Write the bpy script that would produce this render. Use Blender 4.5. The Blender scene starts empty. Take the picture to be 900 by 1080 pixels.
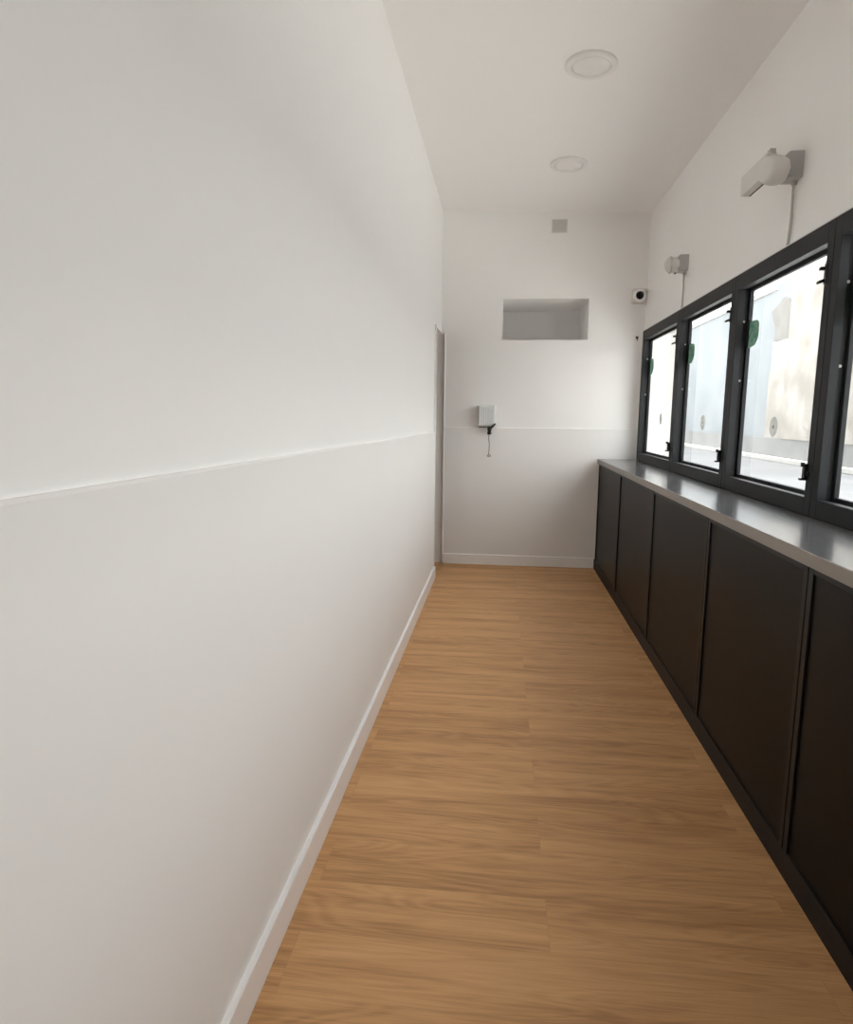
import bpy, bmesh, math, random
from mathutils import Vector, Matrix

random.seed(4)
SC = bpy.context.scene
COL = SC.collection
PI = math.pi

# ------------------------------------------------------------------ materials
def new_mat(name):
    m = bpy.data.materials.new(name); m.use_nodes = True
    return m, m.node_tree.nodes, m.node_tree.links, m.node_tree.nodes['Principled BSDF']

def plain(name, rgb, rough=0.5, metal=0.0, spec=0.5, bump=0.0, bscale=200.0, vary=0.0):
    m, n, l, b = new_mat(name)
    b.inputs['Base Color'].default_value = (*rgb, 1)
    b.inputs['Roughness'].default_value = rough
    b.inputs['Metallic'].default_value = metal
    b.inputs['Specular IOR Level'].default_value = spec
    tc = n.new('ShaderNodeTexCoord')
    nz = n.new('ShaderNodeTexNoise'); nz.inputs['Scale'].default_value = bscale
    nz.inputs['Detail'].default_value = 4
    l.new(tc.outputs['Object'], nz.inputs['Vector'])
    if bump:
        bp = n.new('ShaderNodeBump'); bp.inputs['Strength'].default_value = bump
        bp.inputs['Distance'].default_value = 0.002
        l.new(nz.outputs['Fac'], bp.inputs['Height']); l.new(bp.outputs['Normal'], b.inputs['Normal'])
    if vary:
        n2 = n.new('ShaderNodeTexNoise'); n2.inputs['Scale'].default_value = 3.0
        l.new(tc.outputs['Object'], n2.inputs['Vector'])
        mx = n.new('ShaderNodeMix'); mx.data_type = 'RGBA'
        mx.inputs[6].default_value = (*[c * (1 - vary) for c in rgb], 1)
        mx.inputs[7].default_value = (*[min(1, c * (1 + vary)) for c in rgb], 1)
        l.new(n2.outputs['Fac'], mx.inputs[0]); l.new(mx.outputs[2], b.inputs['Base Color'])
    return m

M = {}
M['wall'] = plain('white_wall_paint', (0.895, 0.885, 0.876), 0.62, bump=0.06, bscale=90, vary=0.008)
M['panel'] = plain('lower_wall_paint', (0.850, 0.841, 0.830), 0.5, bump=0.03, bscale=60, vary=0.006)
M['ceil'] = plain('ceiling_paint', (0.885, 0.872, 0.862), 0.8, bump=0.04, bscale=80)
M['trim'] = plain('white_trim_gloss', (0.92, 0.913, 0.905), 0.3)
M['plastic'] = plain('pale_grey_plastic', (0.70, 0.69, 0.67), 0.4)
M['greyplastic'] = plain('grey_plastic', (0.46, 0.45, 0.44), 0.45)
M['plate'] = plain('cover_plate_plastic', (0.58, 0.56, 0.54), 0.5)
M['box'] = plain('blue_grey_plastic', (0.74, 0.76, 0.76), 0.3)
M['black'] = plain('black_plastic', (0.012, 0.012, 0.013), 0.4)
M['gasket'] = plain('black_rubber', (0.006, 0.006, 0.007), 0.7)
M['frame'] = plain('anthracite_metal', (0.022, 0.0235, 0.026), 0.55, spec=0.2, bump=0.02, bscale=300)
M['cabframe'] = plain('charcoal_cabinet_frame', (0.011, 0.0122, 0.013), 0.42, spec=0.25)
M['cabpanel'] = plain('charcoal_cabinet_panel', (0.0046, 0.0054, 0.0058), 0.38, spec=0.14, vary=0.06)
M['plinth'] = plain('charcoal_plinth', (0.013, 0.013, 0.013), 0.5, spec=0.22)
M['lens'] = plain('black_glass_lens', (0.004, 0.004, 0.005), 0.08)
M['cable'] = plain('grey_cable_sheath', (0.50, 0.48, 0.46), 0.5)
M['screw'] = plain('white_screw_cap', (0.62, 0.62, 0.62), 0.45)
M['diffuser'] = plain('opal_diffuser', (0.83, 0.815, 0.80), 0.3)
M['ring'] = plain('light_trim_ring', (0.83, 0.815, 0.80), 0.4)
M['wire'] = plain('dark_wire', (0.10, 0.095, 0.09), 0.45, metal=0.6)

# worktop: dark grey polished stone-look laminate
def worktop_mat():
    m, n, l, b = new_mat('grey_worktop')
    tc = n.new('ShaderNodeTexCoord')
    mp = n.new('ShaderNodeMapping'); mp.inputs['Scale'].default_value = (60, 6, 60)
    nz = n.new('ShaderNodeTexNoise'); nz.inputs['Scale'].default_value = 4; nz.inputs['Detail'].default_value = 6
    l.new(tc.outputs['Object'], mp.inputs['Vector']); l.new(mp.outputs['Vector'], nz.inputs['Vector'])
    cr = n.new('ShaderNodeValToRGB')
    cr.color_ramp.elements[0].position = 0.3; cr.color_ramp.elements[0].color = (0.088, 0.088, 0.092, 1)
    cr.color_ramp.elements[1].position = 0.7; cr.color_ramp.elements[1].color = (0.102, 0.102, 0.105, 1)
    l.new(nz.outputs['Fac'], cr.inputs['Fac']); l.new(cr.outputs['Color'], b.inputs['Base Color'])
    b.inputs['Roughness'].default_value = 0.17
    b.inputs['IOR'].default_value = 1.6
    return m
M['worktop'] = worktop_mat()
M['edge'] = plain('taupe_edge_band', (0.27, 0.245, 0.22), 0.4, vary=0.05, bscale=60)

def floor_mat():
    m, n, l, b = new_mat('oak_vinyl_planks')
    tc = n.new('ShaderNodeTexCoord')
    mp = n.new('ShaderNodeMapping'); mp.inputs['Location'].default_value = (0.58, 0.0, 0)
    l.new(tc.outputs['Object'], mp.inputs['Vector'])
    br = n.new('ShaderNodeTexBrick')
    br.offset = 0.5; br.offset_frequency = 2; br.squash = 1.0
    br.inputs['Scale'].default_value = 1.0
    br.inputs['Brick Width'].default_value = 1.22
    br.inputs['Row Height'].default_value = 0.18
    br.inputs['Mortar Size'].default_value = 0.0007
    br.inputs['Mortar Smooth'].default_value = 0.3
    br.inputs['Color1'].default_value = (0, 0, 0, 1); br.inputs['Color2'].default_value = (1, 1, 1, 1)
    br.inputs['Mortar'].default_value = (0.5, 0.5, 0.5, 1)
    l.new(mp.outputs['Vector'], br.inputs['Vector'])
    # a different slice of grain for every plank
    off = n.new('ShaderNodeVectorMath'); off.operation = 'MULTIPLY_ADD'
    off.inputs[1].default_value = (13.0, 7.0, 31.0)
    l.new(br.outputs['Color'], off.inputs[0]); l.new(tc.outputs['Object'], off.inputs[2])
    # broad cloudy bands along the plank
    s1 = n.new('ShaderNodeMapping'); s1.inputs['Scale'].default_value = (0.9, 11, 1)
    l.new(off.outputs['Vector'], s1.inputs['Vector'])
    n1 = n.new('ShaderNodeTexNoise'); n1.inputs['Scale'].default_value = 1.3; n1.inputs['Detail'].default_value = 3
    n1.inputs['Distortion'].default_value = 0.6
    l.new(s1.outputs['Vector'], n1.inputs['Vector'])
    # fine streaks
    s2 = n.new('ShaderNodeMapping'); s2.inputs['Scale'].default_value = (3.5, 120, 1)
    l.new(off.outputs['Vector'], s2.inputs['Vector'])
    n2 = n.new('ShaderNodeTexNoise'); n2.inputs['Scale'].default_value = 1.6; n2.inputs['Detail'].default_value = 5
    n2.inputs['Roughness'].default_value = 0.65
    l.new(s2.outputs['Vector'], n2.inputs['Vector'])
    # cathedral rings
    s3 = n.new('ShaderNodeMapping'); s3.inputs['Scale'].default_value = (1.1, 9.0, 1)
    l.new(off.outputs['Vector'], s3.inputs['Vector'])
    wv = n.new('ShaderNodeTexNoise'); wv.inputs['Scale'].default_value = 0.9; wv.inputs['Detail'].default_value = 1.5
    wv.inputs['Distortion'].default_value = 0.9
    l.new(s3.outputs['Vector'], wv.inputs['Vector'])
    mul = n.new('ShaderNodeMath'); mul.operation = 'MULTIPLY'; mul.inputs[1].default_value = 85.0
    l.new(wv.outputs['Fac'], mul.inputs[0])
    sn = n.new('ShaderNodeMath'); sn.operation = 'SINE'; l.new(mul.outputs[0], sn.inputs[0])
    # combine
    def add(a, ka, bsock, kb):
        x = n.new('ShaderNodeMath'); x.operation = 'MULTIPLY'; x.inputs[1].default_value = ka; l.new(a, x.inputs[0])
        y = n.new('ShaderNodeMath'); y.operation = 'MULTIPLY_ADD'; y.inputs[1].default_value = kb
        l.new(bsock, y.inputs[0]); l.new(x.outputs[0], y.inputs[2])
        return y.outputs[0]
    t = add(n1.outputs['Fac'], 0.50, n2.outputs['Fac'], 0.42)
    t = add(t, 1.0, sn.outputs[0], 0.034)
    t = add(t, 1.0, br.outputs['Color'], 0.035)
    cr = n.new('ShaderNodeValToRGB')
    e = cr.color_ramp.elements
    e[0].position = 0.30; e[0].color = (0.40, 0.205, 0.083, 1)
    e[1].position = 0.66; e[1].color = (0.74, 0.435, 0.205, 1)
    mid = e.new(0.48); mid.color = (0.62, 0.342, 0.150, 1)
    l.new(t, cr.inputs['Fac'])
    dk = n.new('ShaderNodeMix'); dk.data_type = 'RGBA'
    dk.inputs[7].default_value = (0.25, 0.14, 0.06, 1)
    k = n.new('ShaderNodeMath'); k.operation = 'MULTIPLY'; k.inputs[1].default_value = 0.25
    l.new(br.outputs['Fac'], k.inputs[0]); l.new(k.outputs[0], dk.inputs[0])
    l.new(cr.outputs['Color'], dk.inputs[6]); l.new(dk.outputs[2], b.inputs['Base Color'])
    b.inputs['Roughness'].default_value = 0.48
    b.inputs['Specular IOR Level'].default_value = 0.3
    bp = n.new('ShaderNodeBump'); bp.inputs['Strength'].default_value = 0.12; bp.inputs['Distance'].default_value = 0.001
    l.new(n2.outputs['Fac'], bp.inputs['Height']); l.new(bp.outputs['Normal'], b.inputs['Normal'])
    return m
M['floor'] = floor_mat()

def glass_mat():
    m = bpy.data.materials.new('window_glass'); m.use_nodes = True
    n, l = m.node_tree.nodes, m.node_tree.links
    n.clear()
    out = n.new('ShaderNodeOutputMaterial'); mix = n.new('ShaderNodeMixShader')
    tr = n.new('ShaderNodeBsdfTransparent'); tr.inputs['Color'].default_value = (0.955, 0.97, 0.965, 1)
    gl = n.new('ShaderNodeBsdfGlossy'); gl.inputs['Roughness'].default_value = 0.02
    fr = n.new('ShaderNodeFresnel'); fr.inputs['IOR'].default_value = 1.35
    ge = n.new('ShaderNodeNewGeometry'); inv = n.new('ShaderNodeMath'); inv.operation = 'SUBTRACT'
    inv.inputs[0].default_value = 1.0; l.new(ge.outputs['Backfacing'], inv.inputs[1])
    mu = n.new('ShaderNodeMath'); mu.operation = 'MULTIPLY'      # reflect once, on the entry face only
    l.new(fr.outputs[0], mu.inputs[0]); l.new(inv.outputs[0], mu.inputs[1])
    l.new(mu.outputs[0], mix.inputs[0]); l.new(tr.outputs[0], mix.inputs[1]); l.new(gl.outputs[0], mix.inputs[2])
    l.new(mix.outputs[0], out.inputs['Surface'])
    return m
M['glass'] = glass_mat()

def green_mat():
    m, n, l, b = new_mat('green_sticker_print')
    tc = n.new('ShaderNodeTexCoord')
    nz = n.new('ShaderNodeTexNoise'); nz.inputs['Scale'].default_value = 38; nz.inputs['Detail'].default_value = 2
    l.new(tc.outputs['Object'], nz.inputs['Vector'])
    cr = n.new('ShaderNodeValToRGB')
    cr.color_ramp.elements[0].position = 0.36; cr.color_ramp.elements[0].color = (0.10, 0.29, 0.20, 1)
    cr.color_ramp.elements[1].position = 0.60; cr.color_ramp.elements[1].color = (0.33, 0.42, 0.37, 1)
    l.new(nz.outputs['Fac'], cr.inputs['Fac']); l.new(cr.outputs['Color'], b.inputs['Base Color'])
    b.inputs['Roughness'].default_value = 0.5
    return m
M['green'] = green_mat()
def film(m, rgb, k):
    n, l = m.node_tree.nodes, m.node_tree.links
    tl = n.new('ShaderNodeBsdfTranslucent'); tl.inputs['Color'].default_value = (*rgb, 1)
    src = n['Principled BSDF'].inputs['Base Color']
    if src.is_linked: l.new(src.links[0].from_socket, tl.inputs['Color'])
    mx = n.new('ShaderNodeMixShader'); mx.inputs[0].default_value = k
    l.new(n['Principled BSDF'].outputs[0], mx.inputs[1]); l.new(tl.outputs[0], mx.inputs[2])
    l.new(mx.outputs[0], n['Material Output'].inputs['Surface'])
film(M['green'], (0.2, 0.35, 0.28), 0.4)
M['sticker'] = plain('grey_round_sticker', (0.42, 0.42, 0.40), 0.6, vary=0.2, bscale=30)
film(M['sticker'], (0.4, 0.4, 0.38), 0.3)
M['stickerdot'] = plain('dark_grey_print', (0.16, 0.16, 0.16), 0.6)

def plaster(name, c1, c2, scale):
    m, n, l, b = new_mat(name)
    tc = n.new('ShaderNodeTexCoord')
    nz = n.new('ShaderNodeTexNoise'); nz.inputs['Scale'].default_value = scale; nz.inputs['Detail'].default_value = 6
    l.new(tc.outputs['Object'], nz.inputs['Vector'])
    cr = n.new('ShaderNodeValToRGB')
    cr.color_ramp.elements[0].position = 0.38; cr.color_ramp.elements[0].color = (*c1, 1)
    cr.color_ramp.elements[1].position = 0.62; cr.color_ramp.elements[1].color = (*c2, 1)
    l.new(nz.outputs['Fac'], cr.inputs['Fac']); l.new(cr.outputs['Color'], b.inputs['Base Color'])
    b.inputs['Roughness'].default_value = 0.9
    return m
M['ext_blue'] = plaster('pale_blue_render', (0.225, 0.248, 0.264), (0.262, 0.281, 0.296), 0.7)
M['ext_cream'] = plaster('cream_stone', (0.28, 0.26, 0.233), (0.39, 0.37, 0.343), 1.1)
M['ext_patch'] = plaster('grey_plaster_patch', (0.200, 0.193, 0.181), (0.24, 0.231, 0.22), 2.0)
M['ext_white'] = plaster('whitewash', (0.40, 0.388, 0.368), (0.45, 0.44, 0.425), 1.5)
M['ext_base'] = plaster('grey_base_render', (0.222, 0.222, 0.222), (0.262, 0.262, 0.258), 1.0)
M['paving'] = plaster('pale_bounce_paving', (0.72, 0.71, 0.68), (0.78, 0.77, 0.75), 0.8)
M['ground'] = plaster('grey_road_surface', (0.130, 0.133, 0.139), (0.158, 0.161, 0.166), 0.6)
M['outer'] = plaster('outer_wall_render', (0.50, 0.49, 0.47), (0.56, 0.55, 0.53), 0.8)

# ------------------------------------------------------------------ mesh helpers
def add_box(bm, x0, x1, y0, y1, z0, z1, bevel=0.0, seg=2):
    b2 = bmesh.new()
    r = bmesh.ops.create_cube(b2, size=1.0)
    for v in b2.verts:
        v.co = Vector((x0 + (v.co.x + .5) * (x1 - x0), y0 + (v.co.y + .5) * (y1 - y0), z0 + (v.co.z + .5) * (z1 - z0)))
    if bevel:
        bmesh.ops.bevel(b2, geom=list(b2.edges), offset=bevel, segments=seg, profile=0.5, affect='EDGES')
    merge(bm, b2)

def merge(bm, b2):
    mp = {}
    for v in b2.verts: mp[v] = bm.verts.new(v.co)
    for f in b2.faces:
        nf = bm.faces.new([mp[v] for v in f.verts]); nf.smooth = f.smooth
    b2.free()

def add_lathe(bm, prof, mat4, n=48, cap=True):
    """prof: list of (radius, height) revolved about local Z, then placed by mat4"""
    rings = []
    for r, h in prof:
        if r < 1e-6:
            rings.append([bm.verts.new(mat4 @ Vector((0, 0, h)))])
        else:
            rings.append([bm.verts.new(mat4 @ Vector((r * math.cos(2 * PI * k / n), r * math.sin(2 * PI * k / n), h))) for k in range(n)])
    for a, b in zip(rings, rings[1:]):
        for k in range(n):
            k2 = (k + 1) % n
            if len(a) == 1 and len(b) == 1: continue
            if len(a) == 1: f = bm.faces.new((a[0], b[k2], b[k]))
            elif len(b) == 1: f = bm.faces.new((a[k], a[k2], b[0]))
            else: f = bm.faces.new((a[k], a[k2], b[k2], b[k]))
            f.smooth = True

def add_tube(bm, pts, r, n=12, close=False):
    pts = [Vector(p) for p in pts]
    rings = []
    for i, p in enumerate(pts):
        if close: t = (pts[(i + 1) % len(pts)] - pts[i - 1]).normalized()
        else: t = (pts[min(i + 1, len(pts) - 1)] - pts[max(i - 1, 0)]).normalized()
        a = Vector((1, 0, 0)) if abs(t.x) < 0.9 else Vector((0, 1, 0))
        u = t.cross(a).normalized(); w = t.cross(u)
        rings.append([bm.verts.new(p + r * (u * math.cos(2 * PI * k / n) + w * math.sin(2 * PI * k / n))) for k in range(n)])
    pairs = list(zip(rings, rings[1:])) + ([(rings[-1], rings[0])] if close else [])
    for a, b in pairs:
        for k in range(n):
            f = bm.faces.new((a[k], a[(k + 1) % n], b[(k + 1) % n], b[k])); f.smooth = True
    if not close:
        bm.faces.new(rings[0]); bm.faces.new(rings[-1][::-1])

def add_prism(bm, poly, axis, a, b):
    """extrude a 2D polygon along an axis; poly in the two other axes in xyz order"""
    def pt(u, v, w):
        return {'x': (w, u, v), 'y': (u, w, v), 'z': (u, v, w)}[axis]
    A = [bm.verts.new(pt(u, v, a)) for u, v in poly]; B = [bm.verts.new(pt(u, v, b)) for u, v in poly]
    n = len(poly)
    bm.faces.new(A); bm.faces.new(B[::-1])
    for i in range(n): bm.faces.new((A[i], B[i], B[(i + 1) % n], A[(i + 1) % n]))

def obj(name, bm, mat, parent=None, loc=None, label=None):
    bmesh.ops.recalc_face_normals(bm, faces=list(bm.faces))
    if loc is not None:
        for v in bm.verts: v.co -= Vector(loc)
    me = bpy.data.meshes.new(name); bm.to_mesh(me); bm.free()
    me.materials.append(mat)
    o = bpy.data.objects.new(name, me); COL.objects.link(o)
    if loc is not None: o.location = loc
    if parent is not None:
        o.parent = parent
    if label: o['label'] = label
    return o

def struct(name, bm, mat, rot=0.0):
    o = obj(name, bm, mat); o['kind'] = 'structure'
    o.rotation_euler.z = rot
    return o

def thing(name, label, cat, loc=(0, 0, 0), group=None):
    o = bpy.data.objects.new(name, None); COL.objects.link(o)
    o.empty_display_size = 0.05
    o.location = loc; o['label'] = label; o['category'] = cat
    if group: o['group'] = group
    return o

def tag(o, label, cat, group=None):
    o['label'] = label; o['category'] = cat
    if group: o['group'] = group
    return o

def copy_tree(o, parent=None):
    c = o.copy(); COL.objects.link(c)
    if parent is not None: c.parent = parent
    for ch in list(o.children): copy_tree(ch, c)
    return c

# ------------------------------------------------------------------ dimensions
W = 1.619           # right wall plane
HL, HR = 2.899, 2.8347
YB = -7.0           # wall behind the viewpoint
TILT = -0.0052      # the long wall is a touch out of parallel
ZT = 0.92           # worktop height
WX = 1.59           # window frame face
WTOP = 1.931
SEAMS = [-0.085, -1.155, -2.160, -3.107, -4.085, -5.060, -5.600]  # the last two windows are out of view, added to light the near end
def zc(x): return HL + (HR - HL) / W * x

# ------------------------------------------------------------------ room shell
bm = bmesh.new(); add_box(bm, -2.2, 1.80, YB - .15, 0.6, -0.12, 0.0)
struct('floor', bm, M['floor'])

bm = bmesh.new()
vs = []
for z0 in (0, 0.15):
    for x, y in ((-0.16, YB - .15), (1.80, YB - .15), (1.80, 0.12), (-0.16, 0.12)):
        vs.append(bm.verts.new((x, y, zc(x) + z0)))
for f in ((0, 1, 2, 3), (7, 6, 5, 4), (0, 4, 5, 1), (1, 5, 6, 2), (2, 6, 7, 3), (3, 7, 4, 0)):
    bm.faces.new([vs[i] for i in f])
struct('ceiling', bm, M['ceil'])

# long blank wall, ends at a doorway next to the end wall
DJ = -0.545
bm = bmesh.new()
add_box(bm, -0.12, -0.007, YB, DJ, 0, 2.95)
add_box(bm, -0.12, -0.007, DJ, 0.0, 1.931, 2.95)
struct('wall_left', bm, M['wall'], TILT)

# lower wall lining with a fine top edge, and its counterpart on the end wall
bm = bmesh.new()
poly = [(-0.008, 0.0), (0.004, 0.0), (0.004, 1.1335), (-0.001, 1.1385), (-0.008, 1.1385)]
add_prism(bm, poly, 'y', YB, DJ)
for v in bm.verts:                       # it rises a little towards the viewpoint
    if v.co.z > 1: v.co.z += -0.0075 * (v.co.y - DJ)
struct('trim_1', bm, M['panel'], TILT)
bm = bmesh.new()
add_prism(bm, [(-0.010, 0.0), (0.0, 0.0), (0.0, 1.169), (-0.004, 1.169), (-0.010, 1.163)], 'x', 0.024, W - 0.001)
struct('trim_2', bm, M['panel'])

# corner beads at the doorway
bm = bmesh.new(); add_box(bm, -0.003, 0.0085, DJ - 0.007, DJ + 0.001, 0.09, 1.931, 0.002)
struct('trim_3', bm, M['trim'], TILT)
bm = bmesh.new(); add_box(bm, 0.016, 0.027, -0.012, 0.0, 0.0, 1.929, 0.002)
struct('trim_4', bm, M['trim'])

# baseboards
bm = bmesh.new(); add_prism(bm, [(0, 0), (0.018, 0), (0.018, 0.089), (0.0155, 0.092), (0, 0.092)], 'y', YB, DJ)
struct('baseboard_left', bm, M['trim'], TILT)
bm = bmesh.new(); add_prism(bm, [(-0.024, 0), (0, 0), (0, 0.086), (-0.0215, 0.086), (-0.024, 0.083)], 'x', 0.027, 1.30)
struct('baseboard_back', bm, M['trim'])

# end wall with a recessed opening
NX0, NX1, NZ0, NZ1, ND = 0.492, 1.176, 1.877, 2.201, 0.68
bm = bmesh.new()
add_box(bm, 0.024, NX0, 0, ND, 0, 2.95)
add_box(bm, NX1, 1.80, 0, ND, 0, 2.95)
add_box(bm, NX0, NX1, 0, ND, 0, NZ0)
add_box(bm, NX0, NX1, 0, ND, NZ1, 2.95)
add_box(bm, -0.16, 0.024, 0.0, 0.1, 1.931, 2.95)
add_box(bm, NX0 - .02, NX1 + .02, ND, ND + 0.1, NZ0 - .02, NZ1 + .02)
add_box(bm, -1.6, 0.024, 0.014, 0.13, 0, 2.3)
struct('wall_back', bm, M['wall'])
# the room past the doorway, closed off
bm = bmesh.new()
add_box(bm, -1.7, -1.6, -2.2, 0.13, 0, 2.4)
add_box(bm, -1.6, -0.12, -2.3, -2.2, 0, 2.4)
add_box(bm, -1.7, -0.12, -2.3, 0.13, 2.3, 2.4)
struct('wall_side', bm, M['wall'])

# window wall
bm = bmesh.new()
add_box(bm, W, 1.80, YB, 0, WTOP, 2.95)
add_box(bm, W, 1.80, YB, 0, 0, ZT)
add_box(bm, W, 1.80, SEAMS[0], 0, ZT, WTOP)
add_box(bm, W, 1.80, YB, SEAMS[-1], ZT, WTOP)
struct('wall_right', bm, M['wall'])
bm = bmesh.new(); add_box(bm, -0.16, 1.80, YB - 0.15, YB, 0, 2.95)
struct('wall_front', bm, M['wall'])
# pale sealant line round the window strip
bm = bmesh.new()
add_box(bm, WX + 0.006, W, SEAMS[-1], SEAMS[0] + 0.012, WTOP, WTOP + 0.007)
add_box(bm, WX + 0.006, W, SEAMS[0], SEAMS[0] + 0.012, ZT, WTOP)
struct('trim_5', bm, M['plastic'])

# ------------------------------------------------------------------ windows
JW = 0.047
def ring(bm, x0, x1, ya, yb, za, zb, ty, tzb, tzt, bev=0.0):
    """rectangular ring: ya far end (larger y), yb near end"""
    add_box(bm, x0, x1, ya - ty, ya, za, zb, bev)
    add_box(bm, x0, x1, yb, yb + ty, za, zb, bev)
    add_box(bm, x0, x1, yb + ty, ya - ty, za, za + tzb, bev)
    add_box(bm, x0, x1, yb + ty, ya - ty, zb - tzt, zb, bev)

def make_window(i, ya, yb):
    ya -= 0.0012; yb += 0.0012                       # fine seam between neighbouring frames
    w = bpy.data.objects.new('window_%d' % i, None); COL.objects.link(w)
    w.location = (WX, (ya + yb) / 2, ZT); w['kind'] = 'structure'
    L = w.location.copy()
    def part(name, b, mat):
        for v in b.verts: v.co -= L
        o = obj(name, b, mat, w); return o
    b = bmesh.new(); ring(b, WX, WX + 0.030, ya, yb, ZT + .0005, WTOP - .0005, JW, 0.063, 0.070, 0.0015)
    ring(b, WX + 0.048, WX + 0.068, ya, yb, ZT + .0005, WTOP - .0005, JW - 0.008, 0.055, 0.062)
    part('frame', b, M['frame'])
    b = bmesh.new(); ring(b, WX + 0.030, WX + 0.048, ya, yb, ZT + .0005, WTOP - .0005, JW - 0.006, 0.057, 0.064)
    part('gasket', b, M['gasket'])
    b = bmesh.new(); ring(b, WX + 0.050, WX + 0.067, ya - JW + 0.008, yb + JW - 0.008, ZT + 0.055, WTOP - 0.062, 0.020, 0.020, 0.020, 0.0015)
    part('sash', b, M['frame'])
    b = bmesh.new(); add_box(b, WX + 0.058, WX + 0.062, yb + JW + 0.010, ya - JW - 0.010, ZT + 0.073, WTOP - 0.080)
    part('pane', b, M['glass'])
    # stay hinges on the near jamb
    yh = yb + JW
    b = bmesh.new()
    add_box(b, WX - 0.004, WX, yh - 0.020, yh - 0.002, 1.722, 1.790, 0.001)
    add_box(b, WX - 0.019, WX, yh - 0.012, yh + 0.004, 1.768, 1.780, 0.002)
    add_prism(b, [(WX, 1.742), (WX, 1.731), (WX - 0.023, 1.722), (WX - 0.023, 1.733)], 'y', yh - 0.012, yh + 0.004)
    part('hinge', b, M['black'])
    b = bmesh.new()
    add_box(b, WX - 0.014, WX, yh - 0.014, yh + 0.004, 1.050, 1.104, 0.002)
    add_box(b, WX - 0.024, WX, yh - 0.012, yh + 0.004, 1.044, 1.052, 0.001)
    add_lathe(b, [(0, -.003), (.007, -.003), (.007, .012), (0, .012)], Matrix.Translation((WX - .016, yh - .004, 1.096)), 16)
    add_box(b, WX - 0.006, WX, yh - 0.026, yh - 0.012, 1.060, 1.076, 0.002)
    part('hinge', b, M['black'])
    # white screw caps in the rebate of the far jamb
    for z in (1.714, 1.440):
        b = bmesh.new()
        add_lathe(b, [(0.0055, 0), (0.0050, 0.002), (0.003, 0.004), (0, 0.0045)],
                  Matrix.Translation((WX + 0.036, ya - JW + 0.006, z)) @ Matrix.Rotation(PI / 2, 4, 'X'), 16)
        part('screw_cap', b, M['screw'])
    return w

for i in range(len(SEAMS) - 1):
    make_window(i + 1, SEAMS[i], SEAMS[i + 1])

# ------------------------------------------------------------------ stickers on the panes
GX = WX + 0.0575
place = ['window nearest the end wall', 'second window from the end wall', 'third window from the end wall', 'fourth window from the end wall']
green_poly = [(-0.012, -0.456 + .0), (-0.063, -0.448), (-0.154, -0.451), (-0.168, -0.484), (-0.166, -0.53), (-0.136, -0.562), (-0.089, -0.568), (-0.012, -0.571)]
def smooth_poly(p, it=2):
    for _ in range(it):
        q = []
        for a, b in zip(p, p[1:] + p[:1]):
            q.append((a[0] * .75 + b[0] * .25, a[1] * .75 + b[1] * .25)); q.append((a[0] * .25 + b[0] * .75, a[1] * .25 + b[1] * .75))
        p = q
    return p
for i in range(4):
    y0 = SEAMS[i] - JW + 0.035
    b = bmesh.new()
    add_prism(b, smooth_poly([(y0 + u, 2.16 + v) for u, v in green_poly]), 'x', GX - 0.0012, GX + 0.0004)
    o = obj('sticker', b, M['green'], loc=(GX, y0 - 0.08, 1.65))
    tag(o, 'half-round grey-green sticker on the glass of the ' + place[i], 'sticker', 'green stickers on the window panes')
for i, (yc, z) in enumerate(((-0.586, 1.252), (-1.594, 1.236), (-2.590, 1.228), (-3.55, 1.228))):
    if i == 3: continue
    t = thing('round_sticker', 'round grey sticker stuck low on the glass of the ' + place[i], 'sticker', (GX, yc, z), 'round grey stickers on the window panes')
    rot = Matrix.Rotation(-PI / 2, 4, 'Y')
    b = bmesh.new(); add_lathe(b, [(0.042, -0.0004), (0.042, 0.0010), (0, 0.0010)], rot, 32)
    obj('disc', b, M['sticker'], t)
    b = bmesh.new(); add_lathe(b, [(0.008, 0.0009), (0.008, 0.0015), (0, 0.0015)], rot, 20)
    obj('printed_dot', b, M['stickerdot'], t)

# ------------------------------------------------------------------ worktop, cabinets, plinth
XC, XB = 1.2963, 1.303
wt = thing('worktop', 'long glossy grey worktop running under the black windows', 'worktop', (XC, -3.5, 0.883))
bm = bmesh.new(); add_box(bm, XC + 0.0025, W - 0.0005, YB + 0.002, -0.0105, 0.883, ZT, 0.0012)
for v in bm.verts: v.co -= wt.location
obj('slab', bm, M['worktop'], wt)
bm = bmesh.new(); add_box(bm, XC, XC + 0.0024, YB + 0.002, -0.0105, 0.883, ZT - 0.0006, 0.0008)
for v in bm.verts: v.co -= wt.location
obj('edge_band', bm, M['edge'], wt, label='taupe edge band')

PZ = 0.074
bm = bmesh.new(); add_box(bm, XB, XB + 0.03, YB + 0.002, -0.014, 0.0, PZ, 0.0015)
tag(obj('plinth', bm, M['plinth'], loc=(XB, -3.5, 0)), 'low black plinth strip on the floor below the cabinet fronts', 'plinth')

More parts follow.
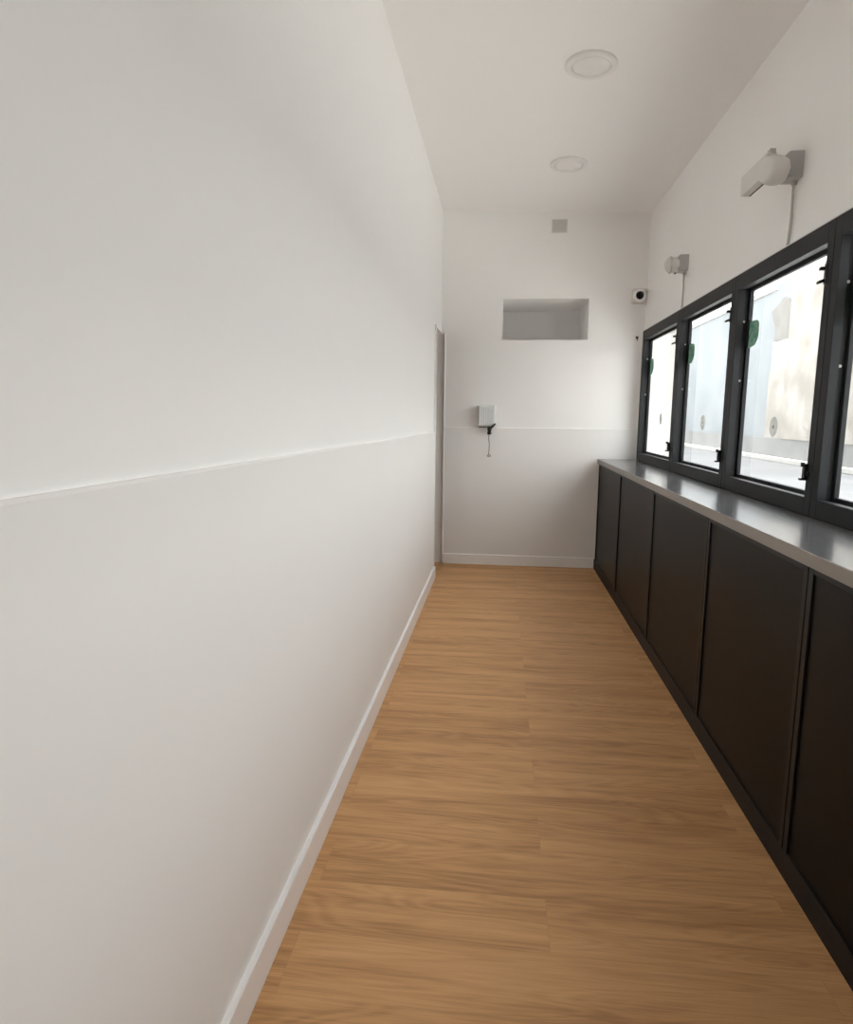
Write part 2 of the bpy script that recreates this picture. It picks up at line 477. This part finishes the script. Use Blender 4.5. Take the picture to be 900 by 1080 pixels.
CS = [-0.075, -1.030, -2.006, -2.935, -3.775, -4.68, -5.60, -6.52]
cab_lab = ['matt black cabinet panel nearest the end wall', 'second black cabinet from the end wall',
           'third black cabinet from the end wall, under the second window', 'fourth black cabinet from the end wall, the widest in view',
           'fifth black cabinet from the end wall, nearest to the viewpoint and cut by the frame']
for i in range(5):
    ya, yb = CS[i] - 0.003, CS[i + 1] + 0.003
    t = thing('cabinet', cab_lab[i], 'cabinet', (XB, (ya + yb) / 2, PZ), 'black base cabinets under the worktop')
    L = Vector(t.location)
    SW = (0.016, 0.016, 0.016, 0.022, 0.024)[i]
    def part(name, b, mat):
        for v in b.verts: v.co -= L
        return obj(name, b, mat, t)
    b = bmesh.new(); ring(b, XB, XB + 0.02, ya, yb, PZ, 0.8825, SW, 0.004, 0.016, 0.001)
    part('face_frame', b, M['cabframe'])
    b = bmesh.new(); add_box(b, XB + 0.006, XB + 0.016, yb + SW - .002, ya - SW + .002, PZ + .002, 0.868)
    part('door_panel', b, M['cabpanel'])
    b = bmesh.new()
    add_box(b, XB + 0.0205, XB + 0.30, yb, yb + 0.016, PZ, 0.8825); add_box(b, XB + 0.0205, XB + 0.30, ya - 0.016, ya, PZ, 0.8825)
    add_box(b, XB + 0.0205, XB + 0.30, yb + 0.016, ya - 0.016, PZ, PZ + 0.016)
    part('carcass', b, M['plinth'])
bm = bmesh.new(); add_box(bm, XB + 0.008, XB + 0.03, CS[0] - 0.001, -0.014, PZ, 0.8825)
tag(obj('filler_strip', bm, M['gasket'], loc=(XB, -0.04, PZ)), 'narrow black filler strip between first cabinet and the end wall', 'filler strip')

# ------------------------------------------------------------------ ceiling lights (switched off)
roll = math.atan((HL - HR) / W)
def ceiling_light(x, y, label):
    t = thing('ceiling_light', label, 'ceiling light', (x, y, zc(x)), 'round flat ceiling lights')
    t.rotation_euler = (0, roll, 0)
    b = bmesh.new()
    add_lathe(b, [(0.116, 0.0), (0.118, -0.004), (0.117, -0.014), (0.111, -0.018), (0.097, -0.018), (0.091, -0.015), (0.088, -0.004)], Matrix.Identity(4), 64)
    obj('trim_ring', b, M['ring'], t)
    b = bmesh.new()
    add_lathe(b, [(0.0845, -0.002), (0.084, -0.013), (0.080, -0.016), (0.04, -0.018), (0, -0.0185)], Matrix.Identity(4), 64)
    obj('diffuser', b, M['diffuser'], t)
    return t
ceiling_light(0.866, -2.214, 'round white ceiling light nearer the viewpoint, switched off')
ceiling_light(0.886, -1.002, 'round white ceiling light closer to the end wall, switched off')

# ------------------------------------------------------------------ fixtures above the windows
def capsule(r, L, n=10):
    """profile: flat back at 0, straight to L, domed tip"""
    p = [(r * .96, 0.0), (r, 0.004), (r, L)]
    for k in range(1, n + 1):
        a = PI / 2 * k / n
        p.append((r * math.cos(a) if k < n else 0.0, L + r * 0.75 * math.sin(a)))
    return p

def wall_fixture(y, z, label, panel):
    t = thing('wall_fixture', label, 'wall light', (W, y, z), 'grey wall fixtures above the windows')
    # wedge-bottomed bracket box
    b = bmesh.new()
    add_prism(b, [(0.0, 0.050), (-0.052, 0.050), (-0.066, 0.036), (-0.066, -0.032), (-0.052, -0.046), (0.0, -0.046)], 'y', -0.045, 0.045)
    br = obj('bracket', b, M['greyplastic'], t, label='darker grey mounting box')
    mod = br.modifiers.new('soft', 'BEVEL'); mod.width = 0.004; mod.segments = 2
    # rounded head on the bracket, pointing into the room
    b = bmesh.new()
    if panel:
        add_lathe(b, [(0, -0.042), (0.036, -0.040), (0.047, -0.033), (0.052, -0.018), (0.054, 0.0), (0.052, 0.018), (0.047, 0.033), (0.036, 0.040), (0, 0.042)],
                  Matrix.Translation((-0.106, -0.042, -0.020)) @ Matrix.Rotation(-PI / 2, 4, 'Y') @ Matrix.Rotation(0.25, 4, 'X'), 40)
        add_lathe(b, [(0.034, 0.0), (0.034, 0.05)], Matrix.Translation((-0.058, -0.012, -0.010)) @ Matrix.Rotation(-PI / 2, 4, 'Y') @ Matrix.Rotation(0.5, 4, 'X'), 32)
    else:
        add_lathe(b, capsule(0.047, 0.040), Matrix.Translation((-0.060, -0.004, -0.004)) @ Matrix.Rotation(-PI / 2, 4, 'Y') @ Matrix.Rotation(0.12, 4, 'X'), 40)
    hd = obj('head', b, M['plastic'], t)
    b = bmesh.new()
    add_box(b, -0.078, -0.068, -0.044, -0.020, -0.062, -0.050, 0.002) if panel else add_box(b, -0.072, -0.064, -0.012, 0.010, -0.058, -0.044, 0.002)
    obj('latch', b, M['black'], hd)
    if panel:
        b = bmesh.new()
        add_box(b, -0.139, -0.099, -0.040, 0.225, -0.034, 0.046, 0.004)
        pn = obj('flat_head', b, M['plastic'], t)
        b = bmesh.new(); add_box(b, -0.106, -0.101, -0.020, 0.215, -0.0355, -0.033)
        obj('slot', b, M['gasket'], pn)
        b = bmesh.new(); add_box(b, -0.126, -0.104, -0.040, -0.010, 0.044, 0.062, 0.002)
        obj('clip', b, M['greyplastic'], pn)
    else:
        b = bmesh.new()
        add_lathe(b, [(0.046, 0.0), (0.051, 0.0), (0.051, 0.006), (0.046, 0.006)], Matrix.Translation((-0.098, -0.004, -0.004)) @ Matrix.Rotation(-PI / 2, 4, 'Y'), 40)
        obj('rim', b, M['greyplastic'], hd)
    b = bmesh.new()
    zb = WTOP + 0.004 - z
    add_lathe(b, [(0.010, 0), (0.010, 0.018), (0.006, 0.020)], Matrix.Translation((-0.012, 0.004, -0.060)), 16)
    add_tube(b, [(-0.012, 0.004, -0.045), (-0.012, 0.004, -0.10), (-0.008, 0.012, (zb * .62)), (-0.006, 0.026, zb * .9), (-0.007, 0.034, zb)], 0.0052, 12)
    obj('cable', b, M['cable'], t)
    return t
wall_fixture(-2.695, 2.226, 'larger pale grey wall fixture with a long flat head, above the third window', True)
wall_fixture(-1.140, 2.206, 'smaller grey wall fixture with a rounded head only, near the end wall', False)

# ------------------------------------------------------------------ on the end wall
t = thing('security_camera', 'small white security camera with black lens high on the end wall corner', 'security camera', (1.559, 0, 2.211))
rx = Matrix.Rotation(PI / 2, 4, 'X')
b = bmesh.new(); add_box(b, -0.056, 0.056, -0.036, 0, -0.056, 0.056, 0.012, 3)
obj('housing', b, M['plastic'], t)
b = bmesh.new(); add_lathe(b, [(0.050, 0.034), (0.048, 0.044), (0.040, 0.052), (0.032, 0.052), (0.030, 0.044)], rx, 40)
obj('bezel', b, M['trim'], t)
b = bmesh.new(); add_lathe(b, [(0.031, 0.044), (0.029, 0.054), (0.022, 0.061), (0.012, 0.065), (0, 0.066)], rx, 32)
obj('lens', b, M['lens'], t)

t = thing('cover_plate', 'small square grey blanking plate high on the end wall near the ceiling', 'cover plate', (0.920, 0, 2.7535))
b = bmesh.new(); add_box(b, -0.062, 0.062, -0.006, 0, -0.052, 0.052, 0.002)
obj('plate_rim', b, M['plastic'], t)
b = bmesh.new(); add_box(b, -0.055, 0.055, -0.009, -0.005, -0.045, 0.045, 0.002)
obj('plate', b, M['plate'], t)

t = thing('wall_box', 'pale blue-grey ribbed wall box with a black tap on the end wall', 'wall box', (0.378, -0.010, 1.262))
b = bmesh.new(); add_box(b, -0.076, 0.076, -0.055, 0.010, -0.088, 0.088, 0.010, 3)
obj('housing', b, M['box'], t)
b = bmesh.new()
add_box(b, -0.072, 0.072, -0.072, -0.054, -0.082, 0.085, 0.012, 3)
for k in range(7):
    x = -0.054 + k * 0.018
    add_box(b, x - 0.004, x + 0.004, -0.0745, -0.071, -0.066, 0.070, 0.0015)
obj('lid', b, M['box'], t)
b = bmesh.new()
for k in range(5):
    x = -0.060 + k * 0.017
    add_box(b, x, x + 0.010, -0.050, -0.020, -0.096, -0.087, 0.002)
obj('shadow_teeth', b, M['black'], t)  # black teeth modelled in place of the shadow under the box
b = bmesh.new()
add_lathe(b, [(0.0, -0.010), (0.017, -0.010), (0.019, 0.0), (0.017, 0.022), (0.0, 0.024)], Matrix.Translation((0.028, -0.062, -0.108)), 20)
add_lathe(b, [(0.0, 0.0), (0.016, 0.0), (0.016, 0.026), (0.0, 0.028)], Matrix.Translation((0.026, -0.062, -0.152)), 20)
add_tube(b, [(0.026, -0.062, -0.132), (0.028, -0.062, -0.108)], 0.012, 12)
add_tube(b, [(0.030, -0.066, -0.104), (0.050, -0.076, -0.088), (0.074, -0.082, -0.062)], 0.0075, 10)
obj('tap', b, M['black'], t)
b = bmesh.new()
add_tube(b, [(0.024, -0.060, -0.150), (0.022, -0.058, -0.185), (0.028, -0.052, -0.235), (0.026, -0.046, -0.285), (0.023, -0.042, -0.318)], 0.0028, 8)
add_tube(b, [(0.026 + 0.013 * math.cos(a * PI / 8), -0.041, -0.328 + 0.007 * math.sin(a * PI / 8)) for a in range(16)], 0.003, 8, True)
obj('wire', b, M['wire'], t)

t = thing('wall_hook', 'tiny dark hook on the end wall beside top corner of first window', 'hook', (1.562, 0, 1.893))
b = bmesh.new(); add_lathe(b, [(0.011, 0), (0.011, 0.004), (0.004, 0.006), (0.004, 0.016), (0, 0.017)], rx, 16)
obj('base', b, M['wire'], t)
b = bmesh.new(); add_tube(b, [(0, -0.014, 0), (0, -0.020, -0.006), (0, -0.020, -0.018), (0, -0.012, -0.024)], 0.0035, 8)
obj('hook', b, M['black'], t)

# ------------------------------------------------------------------ outside
OH = 6.0
bm = bmesh.new(); add_box(bm, 1.80, 60, -45, 90, -0.30, -0.04)
o = struct('ground', bm, M['ground'])
bm = bmesh.new(); add_box(bm, 1.80, 5.2, -45, 90, -0.04, 0.02, 0.01)
struct('bounce_pavement', bm, M['paving'])  # unseen pale strip added to bounce sunlight up into the corridor
# this building's unseen street front, added to cut sky light on the facade opposite
bm = bmesh.new()
add_box(bm, 1.80, 1.86, -12, SEAMS[-1], -0.04, OH); add_box(bm, 1.80, 1.86, SEAMS[0], 14, -0.04, OH)
add_box(bm, 1.80, 1.86, SEAMS[-1], SEAMS[0], -0.04, ZT - 0.02); add_box(bm, 1.80, 1.86, SEAMS[-1], SEAMS[0], WTOP + 0.02, OH)
struct('wall_outside', bm, M['outer'])
bm = bmesh.new(); add_box(bm, 8.75, 9.0, 9.0, 80, -0.04, 0.10, 0.02)
struct('kerb', bm, M['ext_white'])

t = thing('street_building', 'pale plastered building across the street outside the windows', 'building', (9.0, 16, -0.04))
L = Vector(t.location)
def ext(name, b, mat):
    for v in b.verts: v.co -= L
    return obj(name, b, mat, t)
BH = 5.35
b = bmesh.new(); add_box(b, 9.0, 15.0, 9.0, 80, -0.04, BH); ext('wall', b, M['ext_blue'])
b = bmesh.new(); add_box(b, 8.94, 9.02, 16.75, 80, 5.22, BH + .01); ext('coping', b, M['ext_white'])
b = bmesh.new(); add_box(b, 8.93, 9.02, 9.0, 80, -0.04, 0.66); ext('base_course', b, M['ext_base'])
b = bmesh.new(); add_box(b, 8.90, 9.02, 9.0, 15.45, 0.655, BH + .02); ext('pier', b, M['ext_cream'])
b = bmesh.new(); add_box(b, 8.95, 9.01, 15.45, 16.80, 0.66, 2.75); ext('lower_stone', b, M['ext_cream'])
b = bmesh.new(); add_box(b, 8.955, 9.01, 15.45, 16.70, 2.75, 3.62); ext('whitewashed_block', b, M['ext_white'])
b = bmesh.new(); add_prism(b, [(15.45, 3.60), (16.65, 3.66), (16.69, 4.11), (17.08, 4.60), (16.75, 4.66), (16.16, 4.91), (15.52, 4.68), (15.45, 4.6)], 'x', 8.96, 9.01)
ext('plaster_patch', b, M['ext_patch'])

# ------------------------------------------------------------------ light
wd = bpy.data.worlds.new('sky'); SC.world = wd; wd.use_nodes = True
n, l = wd.node_tree.nodes, wd.node_tree.links
bg = n['Background']
tc = n.new('ShaderNodeTexCoord'); sp = n.new('ShaderNodeSeparateXYZ'); cr = n.new('ShaderNodeValToRGB')
l.new(tc.outputs['Generated'], sp.inputs[0]); l.new(sp.outputs['Z'], cr.inputs['Fac'])
cr.color_ramp.elements[0].position = 0.0; cr.color_ramp.elements[0].color = (1.0, 0.985, 0.965, 1)
cr.color_ramp.elements[1].position = 0.9; cr.color_ramp.elements[1].color = (0.97, 0.975, 1.0, 1)
l.new(cr.outputs['Color'], bg.inputs['Color'])
bg.inputs['Strength'].default_value = 4.5

sun = bpy.data.lights.new('sun', 'SUN'); sun.energy = 9.0; sun.angle = math.radians(1.5); sun.color = (1.0, 0.97, 0.93)
so = bpy.data.objects.new('sun', sun); COL.objects.link(so)
# the sun stands along the street: it lights the paving, not the house fronts or the corridor
so.location = (5, -10, 12)
so.rotation_euler = Vector((0.0, 0.64, -0.77)).to_track_quat('-Z', 'Y').to_euler()

# ------------------------------------------------------------------ camera
cam = bpy.data.cameras.new('camera'); co = bpy.data.objects.new('camera', cam); COL.objects.link(co)
R = Matrix(((0.9938452444824462, -0.024961618092226558, 0.10792843759568019),
            (0.11041039305129469, 0.1439624556357351, -0.9834044724697909),
            (0.009009723962776136, 0.9892682795832215, 0.1458324239823495)))
mw = R.to_4x4(); mw.translation = Vector((0.48999, -5.55533, 1.26380))
co.matrix_world = mw
cam.sensor_fit = 'HORIZONTAL'; cam.sensor_width = 36.0
cam.lens = 692.89 / 900 * 36.0
cam.clip_start = 0.02; cam.clip_end = 300
SC.camera = co

SC.view_settings.view_transform = 'Standard'
SC.view_settings.look = 'None'
SC.view_settings.gamma = 1.0
SC.view_settings.use_curve_mapping = False
SC.view_settings.exposure = 0.1
SC.cycles.use_denoising = True
SC.cycles.max_bounces = 16
SC.cycles.diffuse_bounces = 10
SC.cycles.glossy_bounces = 6
SC.cycles.transparent_max_bounces = 16
SC.cycles.caustics_reflective = True
SC.cycles.caustics_refractive = False
